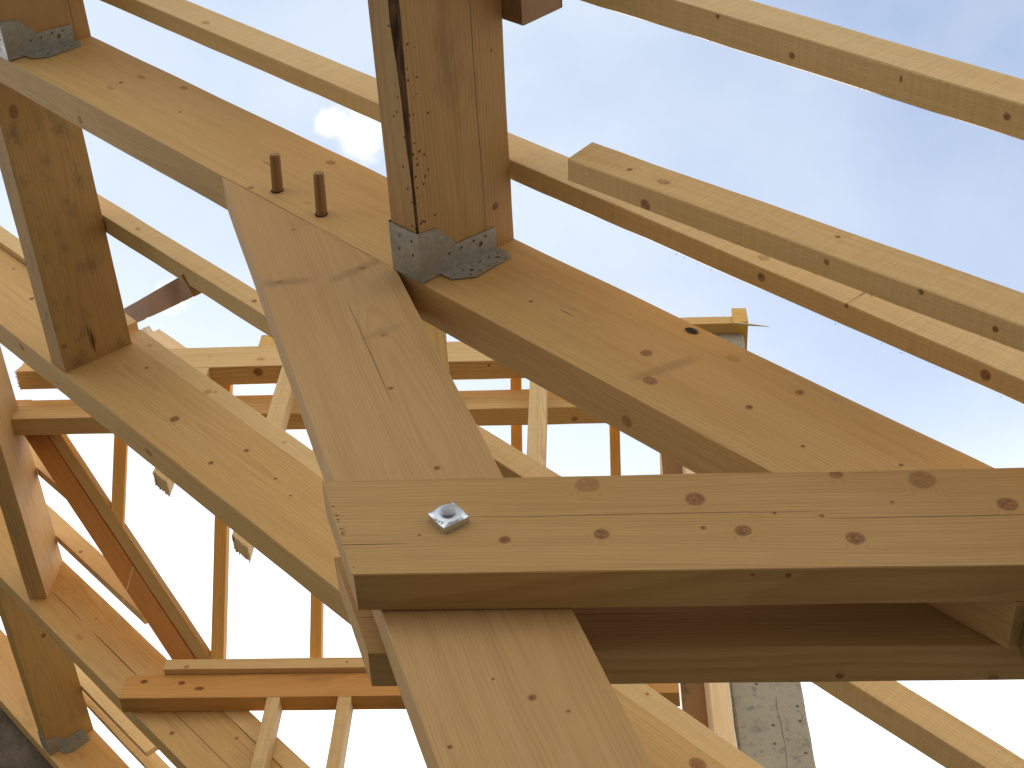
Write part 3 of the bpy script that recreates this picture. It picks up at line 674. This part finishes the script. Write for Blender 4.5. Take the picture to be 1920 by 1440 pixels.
# stubs sitting on the upper beam
loft('rafter_stub', [R(-4.397, 2.84, 1.985), R(-4.397, 2.90, 1.985), R(-4.397, 2.90, 2.075), R(-4.397, 2.84, 2.075)],
     [R(-4.05, 2.84, 1.985), R(-4.05, 2.90, 1.985), R(-4.05, 2.90, 2.075), R(-4.05, 2.84, 2.075)], pine('pine_stub', 91, base=(.68, .5, .3), gen_knots=.2, tone=1.1),
     'pale rafter stub with orange rough sawn end behind the upper horizontal beam', 'timber', ragged=[(0, .010)])
post('rafter_stub', -1.172, -1.10, 2.75, 2.79, 4.2715, 4.385, pine('pine_stub2', 92, base=(.66, .40, .12), gen_knots=.2, sawn=1.), 'small orange block with fringed edge on the upper beam beside the strut', 'timber', ragged=[(0, .008)])
loft('rafter_stub', [R(-4.45, 2.845, 2.03), R(-4.45, 2.88, 2.03), R(-4.45, 2.88, 2.062), R(-4.45, 2.845, 2.062)],
     [R(-4.30, 2.845, 2.0), R(-4.30, 2.88, 2.0), R(-4.30, 2.88, 2.03), R(-4.30, 2.845, 2.03)], pine('pine_stub3', 93, base=(.64, .5, .33), gen_knots=.1, tone=1.0),
     'weathered splintered scrap of timber in the notch beside the mouldy purlin', 'timber', ragged=[(0, .016)])
# diagonal brace from the mid common rafter towards the wing
d0 = Vector((-.987, 1.79, 3.089)); d1 = Vector((-1.541, 2.5, 4.118))
bd = d1 - d0; sdv = bd.cross((d0 + d1) / 2).normalized(); upv = sdv.cross(bd).normalized()
if upv.dot(d0) < 0: upv = -upv; 
sec = lambda c: [c - sdv * .030, c + sdv * .030, c + sdv * .030 + upv * .04, c - sdv * .030 + upv * .04]
loft('brace', sec(d0 - bd * .005), sec(d0 + bd * 1.12), pine('pine_brace', 94, gen_knots=.2, tone=.7, base=(.48, .27, .12)), 'short dark diagonal brace rising between the mouldy purlin and a common rafter', 'brace')


# ================================================================== concrete pillar and its boards
def solid(name, pts_fn, mat, label, cat, kind=None, bev=.006):
    bm = bmesh.new(); pts_fn(bm); bmesh.ops.recalc_face_normals(bm, faces=bm.faces)
    me = bpy.data.meshes.new(name); bm.to_mesh(me); bm.free(); me.materials.append(mat)
    o = bpy.data.objects.new(name, me); col.objects.link(o)
    return tag(o, label, cat, kind=kind)
def pillar(bm):
    rs = random.Random(3); z0, z1 = -1.3, 4.245
    n = 90; rings = []
    for i in range(n + 1):
        z = z0 + (z1 - z0) * i / n
        x0, x1, y0, y1 = .322, .497, 2.70, 2.88
        if z > 4.14: x1 += .010 * min(1, (z - 4.14) / .03)
        ring = []
        for (x, y, ox, oy) in ((x0, y0, 1, 1), (x1, y0, -1, 1), (x1, y1, -1, -1), (x0, y1, 1, -1)):
            c = .004 + .003 * rs.random()
            pts = ((x, y + oy * c), (x + ox * c, y)) if ox * oy > 0 else ((x + ox * c, y), (x, y + oy * c))
            for px_, py_ in pts: ring.append(bm.verts.new(W((px_ + rs.uniform(-1, 1) * .0013, py_ + rs.uniform(-1, 1) * .0013, z))))
        rings.append(ring)
    for a, b in zip(rings, rings[1:]):
        for k in range(8): bm.faces.new((a[k], a[(k + 1) % 8], b[(k + 1) % 8], b[k]))
    bm.faces.new(rings[0]); bm.faces.new(list(reversed(rings[-1])))
solid('concrete_pillar', pillar, MCON, 'grey concrete pillar with pits and a vertical seam, seen below the collar planks', 'pillar')
post('formwork_board', .263, .3105, 2.64, 2.765, 1.2, 4.05, pine('pine_board_a', 96, base=(.72, .53, .30), gen_knots=.2, tone=1.05), 'pale board standing against the left side of the concrete pillar', 'board', 'boards beside the pillar')
post('formwork_board', .203, .272, 2.77, 2.83, 1.2, 4.10, pine('pine_board_b', 97, base=(.36, .18, .06), gen_knots=.5, tone=.7, mould=.9, stain=.6), 'dark rusty brown board with a light edge, left of the pale board at the pillar', 'board', 'boards beside the pillar')
xbeam('top_plank', .0, .472, 2.66, 2.735, 4.247, 4.292, pine('pine_top_plank', 98, base=(.64, .40, .14), gen_knots=.2), 'thin orange plank lying across the top of the concrete pillar', 'timber', fuzz=[(3, 14, .012)])
loft('timber_end', [Vector((.470, 2.655, 4.247)), Vector((.523, 2.655, 4.247)), Vector((.523, 2.655, 4.335)), Vector((.474, 2.655, 4.335))],
     [Vector((.470, 3.1, 4.247)), Vector((.523, 3.1, 4.247)), Vector((.523, 3.1, 4.335)), Vector((.474, 3.1, 4.335))], pine('pine_timber_end', 99, base=(.70, .42, .10), gen_knots=0, sawn=.5, pith=(.01, .0), spacing=.004),
     'square timber end with bright orange end grain on top of the pillar', 'timber', jit=.0006)
loft('splinter', [Vector((.470, 2.650, 4.236)), Vector((.470, 2.66, 4.236)), Vector((.470, 2.66, 4.246)), Vector((.470, 2.650, 4.246))],
     [Vector((.590, 2.654, 4.2115)), Vector((.590, 2.656, 4.2115)), Vector((.590, 2.656, 4.2125)), Vector((.590, 2.654, 4.2125))], pine('pine_splinter', 100, base=(.66, .5, .25), gen_knots=0),
     'long thin splinter pointing right from the top of the concrete pillar', 'splinter', chamfer=.0003, jit=.0003)

# thin light thread / straw hanging across the valley rafters
def straw(name, pts, r, mat, label, cat):
    cu = bpy.data.curves.new(name, 'CURVE'); cu.dimensions = '3D'; cu.bevel_depth = r; cu.bevel_resolution = 2
    sp = cu.splines.new('POLY'); sp.points.add(len(pts) - 1)
    for p, q in zip(sp.points, pts): p.co = (*W(q), 1)
    tmp = bpy.data.objects.new(name, cu); col.objects.link(tmp)
    dg = bpy.context.evaluated_depsgraph_get(); me = bpy.data.meshes.new_from_object(tmp.evaluated_get(dg))
    bpy.data.objects.remove(tmp); me.materials.clear(); me.materials.append(mat)
    o = bpy.data.objects.new(name, me); col.objects.link(o); tag(o, label, cat); return o
MSTRAW = simple('straw_fibre', lambda N, b, tc: (setattr(b.inputs['Base Color'], 'default_value', rgb(.55, .46, .30)), setattr(b.inputs['Roughness'], 'default_value', .7)))

straw('straw', [(-1.563, 3.236, 3.716), (-1.561, 3.25, 3.601), (-1.579, 3.30, 3.505)], .0009, MSTRAW, 'single pale straw dangling from the deep orange valley rafter', 'straw')
# screw in the strip on the second rafter
sroot = bpy.data.objects.new('screw', None); col.objects.link(sroot); sroot.location = W(R(-1.248, 2.131, 1.489)); sroot.empty_display_size = .02
tag(sroot, 'round steel screw head in the pale strip at the bottom, right of the strut', 'screw')
def cyl(bm, r, y0, y1, n=16):
    a = [bm.verts.new((math.cos(i / n * math.tau) * r, y0, math.sin(i / n * math.tau) * r)) for i in range(n)]
    b = [bm.verts.new((math.cos(i / n * math.tau) * r * .92, y1, math.sin(i / n * math.tau) * r * .92)) for i in range(n)]
    bm.faces.new(a); bm.faces.new(list(reversed(b)))
    for i in range(n): bm.faces.new((a[i], a[(i + 1) % n], b[(i + 1) % n], b[i]))
pm('screw_head', lambda bm: cyl(bm, .0062, .004, -.0035), MNUT, sroot)
pm('washer', lambda bm: cyl(bm, .0086, .004, -.001), MH, sroot)

# ================================================================== masonry, slab, ground
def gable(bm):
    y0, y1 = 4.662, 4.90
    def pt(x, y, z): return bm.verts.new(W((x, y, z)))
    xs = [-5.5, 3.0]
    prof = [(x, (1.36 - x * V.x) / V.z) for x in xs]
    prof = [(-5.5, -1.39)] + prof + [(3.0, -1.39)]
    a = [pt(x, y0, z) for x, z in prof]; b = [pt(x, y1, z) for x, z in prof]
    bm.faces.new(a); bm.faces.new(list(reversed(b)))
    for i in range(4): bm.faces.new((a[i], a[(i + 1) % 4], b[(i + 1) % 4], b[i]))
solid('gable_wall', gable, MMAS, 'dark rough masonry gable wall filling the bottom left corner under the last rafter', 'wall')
def slab(bm):
    for z in (-CAMH / S, -CAMH / S - .2):
        pass
    x0, x1, y0, y1, z0, z1 = -6, 5, -6, 8, -CAMH / S - .2, -CAMH / S
    vs = [bm.verts.new(W(p)) for p in ((x0, y0, z0), (x1, y0, z0), (x1, y1, z0), (x0, y1, z0), (x0, y0, z1), (x1, y0, z1), (x1, y1, z1), (x0, y1, z1))]
    for f in ((0, 1, 2, 3), (4, 5, 6, 7), (0, 1, 5, 4), (1, 2, 6, 5), (2, 3, 7, 6), (3, 0, 4, 7)): bm.faces.new([vs[i] for i in f])
o = solid('floor', slab, MFL, 'dusty concrete floor slab', 'floor', kind='structure')
def grd(bm):
    r = 600; bm.faces.new([bm.verts.new(p) for p in ((-r, -r, -.25), (r, -r, -.25), (r, r, -.25), (-r, r, -.25))])
o = solid('ground', grd, MGR, 'bare soil and grass around the building site', 'ground', kind='structure')

# ================================================================== sky and sun
EL, AZ = math.radians(34), math.radians(-16)      # sun low behind the trusses, a little to the left of +Y
w = bpy.data.worlds.new('World'); sc.world = w; w.use_nodes = True
N = NT(w.node_tree); N.n.clear()
sk = N.new('ShaderNodeTexSky', sky_type='NISHITA'); sk.sun_disc = False
sk.sun_elevation = EL; sk.sun_rotation = AZ; sk.altitude = 300; sk.air_density = 1.0; sk.dust_density = 1.0; sk.ozone_density = 1.2
g = N.new('ShaderNodeTexCoord').outputs['Generated']
X = N.xyz(g)
n1 = N.noise(N.vm('MULTIPLY', g, (1, 1, 1.6)), 2.0, 6, .5, .3)
n2 = N.noise(g, 7., 6, .55, .2)
den = N.m('ADD', N.m('MULTIPLY', n1, .80), N.m('MULTIPLY', n2, .20))
veil = N.sm(den, .36, .70, .0, .9)
low = N.sm(X[2], .90, .66)                              # cloud sheet thickens towards the horizon
clear = N.sm(N.vm('DISTANCE', g, (.26, .29, .92)), .07, .22)   # clearest patch high on the right
cov = N.m('MAXIMUM', N.m('ADD', N.m('MULTIPLY', N.sm(den, .30, .70), .62), N.m('MULTIPLY', clear, .38)), low, clamp=True)
def puff(d, r, k):
    dd = N.vm('DISTANCE', g, tuple(Vector(d).normalized()))
    t = N.m('ADD', dd, N.m('MULTIPLY', N.m('SUBTRACT', N.noise(g, 26, 7, .62), .5), r * k))
    return N.sm(t, r, r * .45)
PUFFS = [((-.152, .408, .900), .024), ((-.172, .402, .899), .013), ((-.276, .487, .829), .014)]
white = N.mix(N.sm(X[2], .86, .60), rgb(3.75, 4.15, 4.6), rgb(8.4, 8.6, 8.7))
white = N.mix(N.sm(X[2], .52, .22), white, rgb(5.2, 5.35, 5.5))      # unseen sky band below the view, dulled to weaken light on undersides
cc = N.mix(cov, sk.outputs[0], white)
pf = 0.
for d, r_ in PUFFS: pf = N.m('MAXIMUM', pf, puff(d, r_, 2.6))
cc = N.mix(N.m('MULTIPLY', pf, .8), cc, rgb(4.9, 4.95, 5.0))
bg = N.new('ShaderNodeBackground'); N.set(bg.inputs[0], cc); bg.inputs[1].default_value = .12
wo = N.new('ShaderNodeOutputWorld'); N.l.new(bg.outputs[0], wo.inputs[0])
ld = bpy.data.lights.new('sun', 'SUN'); ld.energy = 3.0; ld.angle = math.radians(.5); ld.color = (1, .95, .86)
lo = bpy.data.objects.new('sun', ld); col.objects.link(lo)
sdir = Vector((math.sin(AZ) * math.cos(EL), math.cos(AZ) * math.cos(EL), math.sin(EL)))
lo.rotation_euler = sdir.to_track_quat('Z', 'Y').to_euler(); lo.location = W((0, 0, 8))

# ================================================================== camera
el, yaw, roll, F = 0.9714807527573468, -0.09841907528584244, 0.05915738183555112, 2768.034
fw = Vector((math.sin(yaw) * math.cos(el), math.cos(yaw) * math.cos(el), math.sin(el)))
r_ = fw.cross(Vector((0, 0, 1))).normalized(); u_ = r_.cross(fw)
r2 = r_ * math.cos(roll) + u_ * math.sin(roll); u2 = u_ * math.cos(roll) - r_ * math.sin(roll)
cd = bpy.data.cameras.new('camera'); co = bpy.data.objects.new('camera', cd); col.objects.link(co)
M = Matrix((r2, u2, -fw)).transposed().to_4x4(); M.translation = W((0, 0, 0)); co.matrix_world = M
cd.sensor_width = 36; cd.lens = 36 * F / 1920; cd.clip_start = .05; cd.clip_end = 3000
sc.camera = co
sc.view_settings.view_transform = 'Standard'; sc.view_settings.look = 'None'; sc.view_settings.gamma = 1; sc.view_settings.exposure = 0.97
sc.cycles.max_bounces = 8; sc.cycles.diffuse_bounces = 5
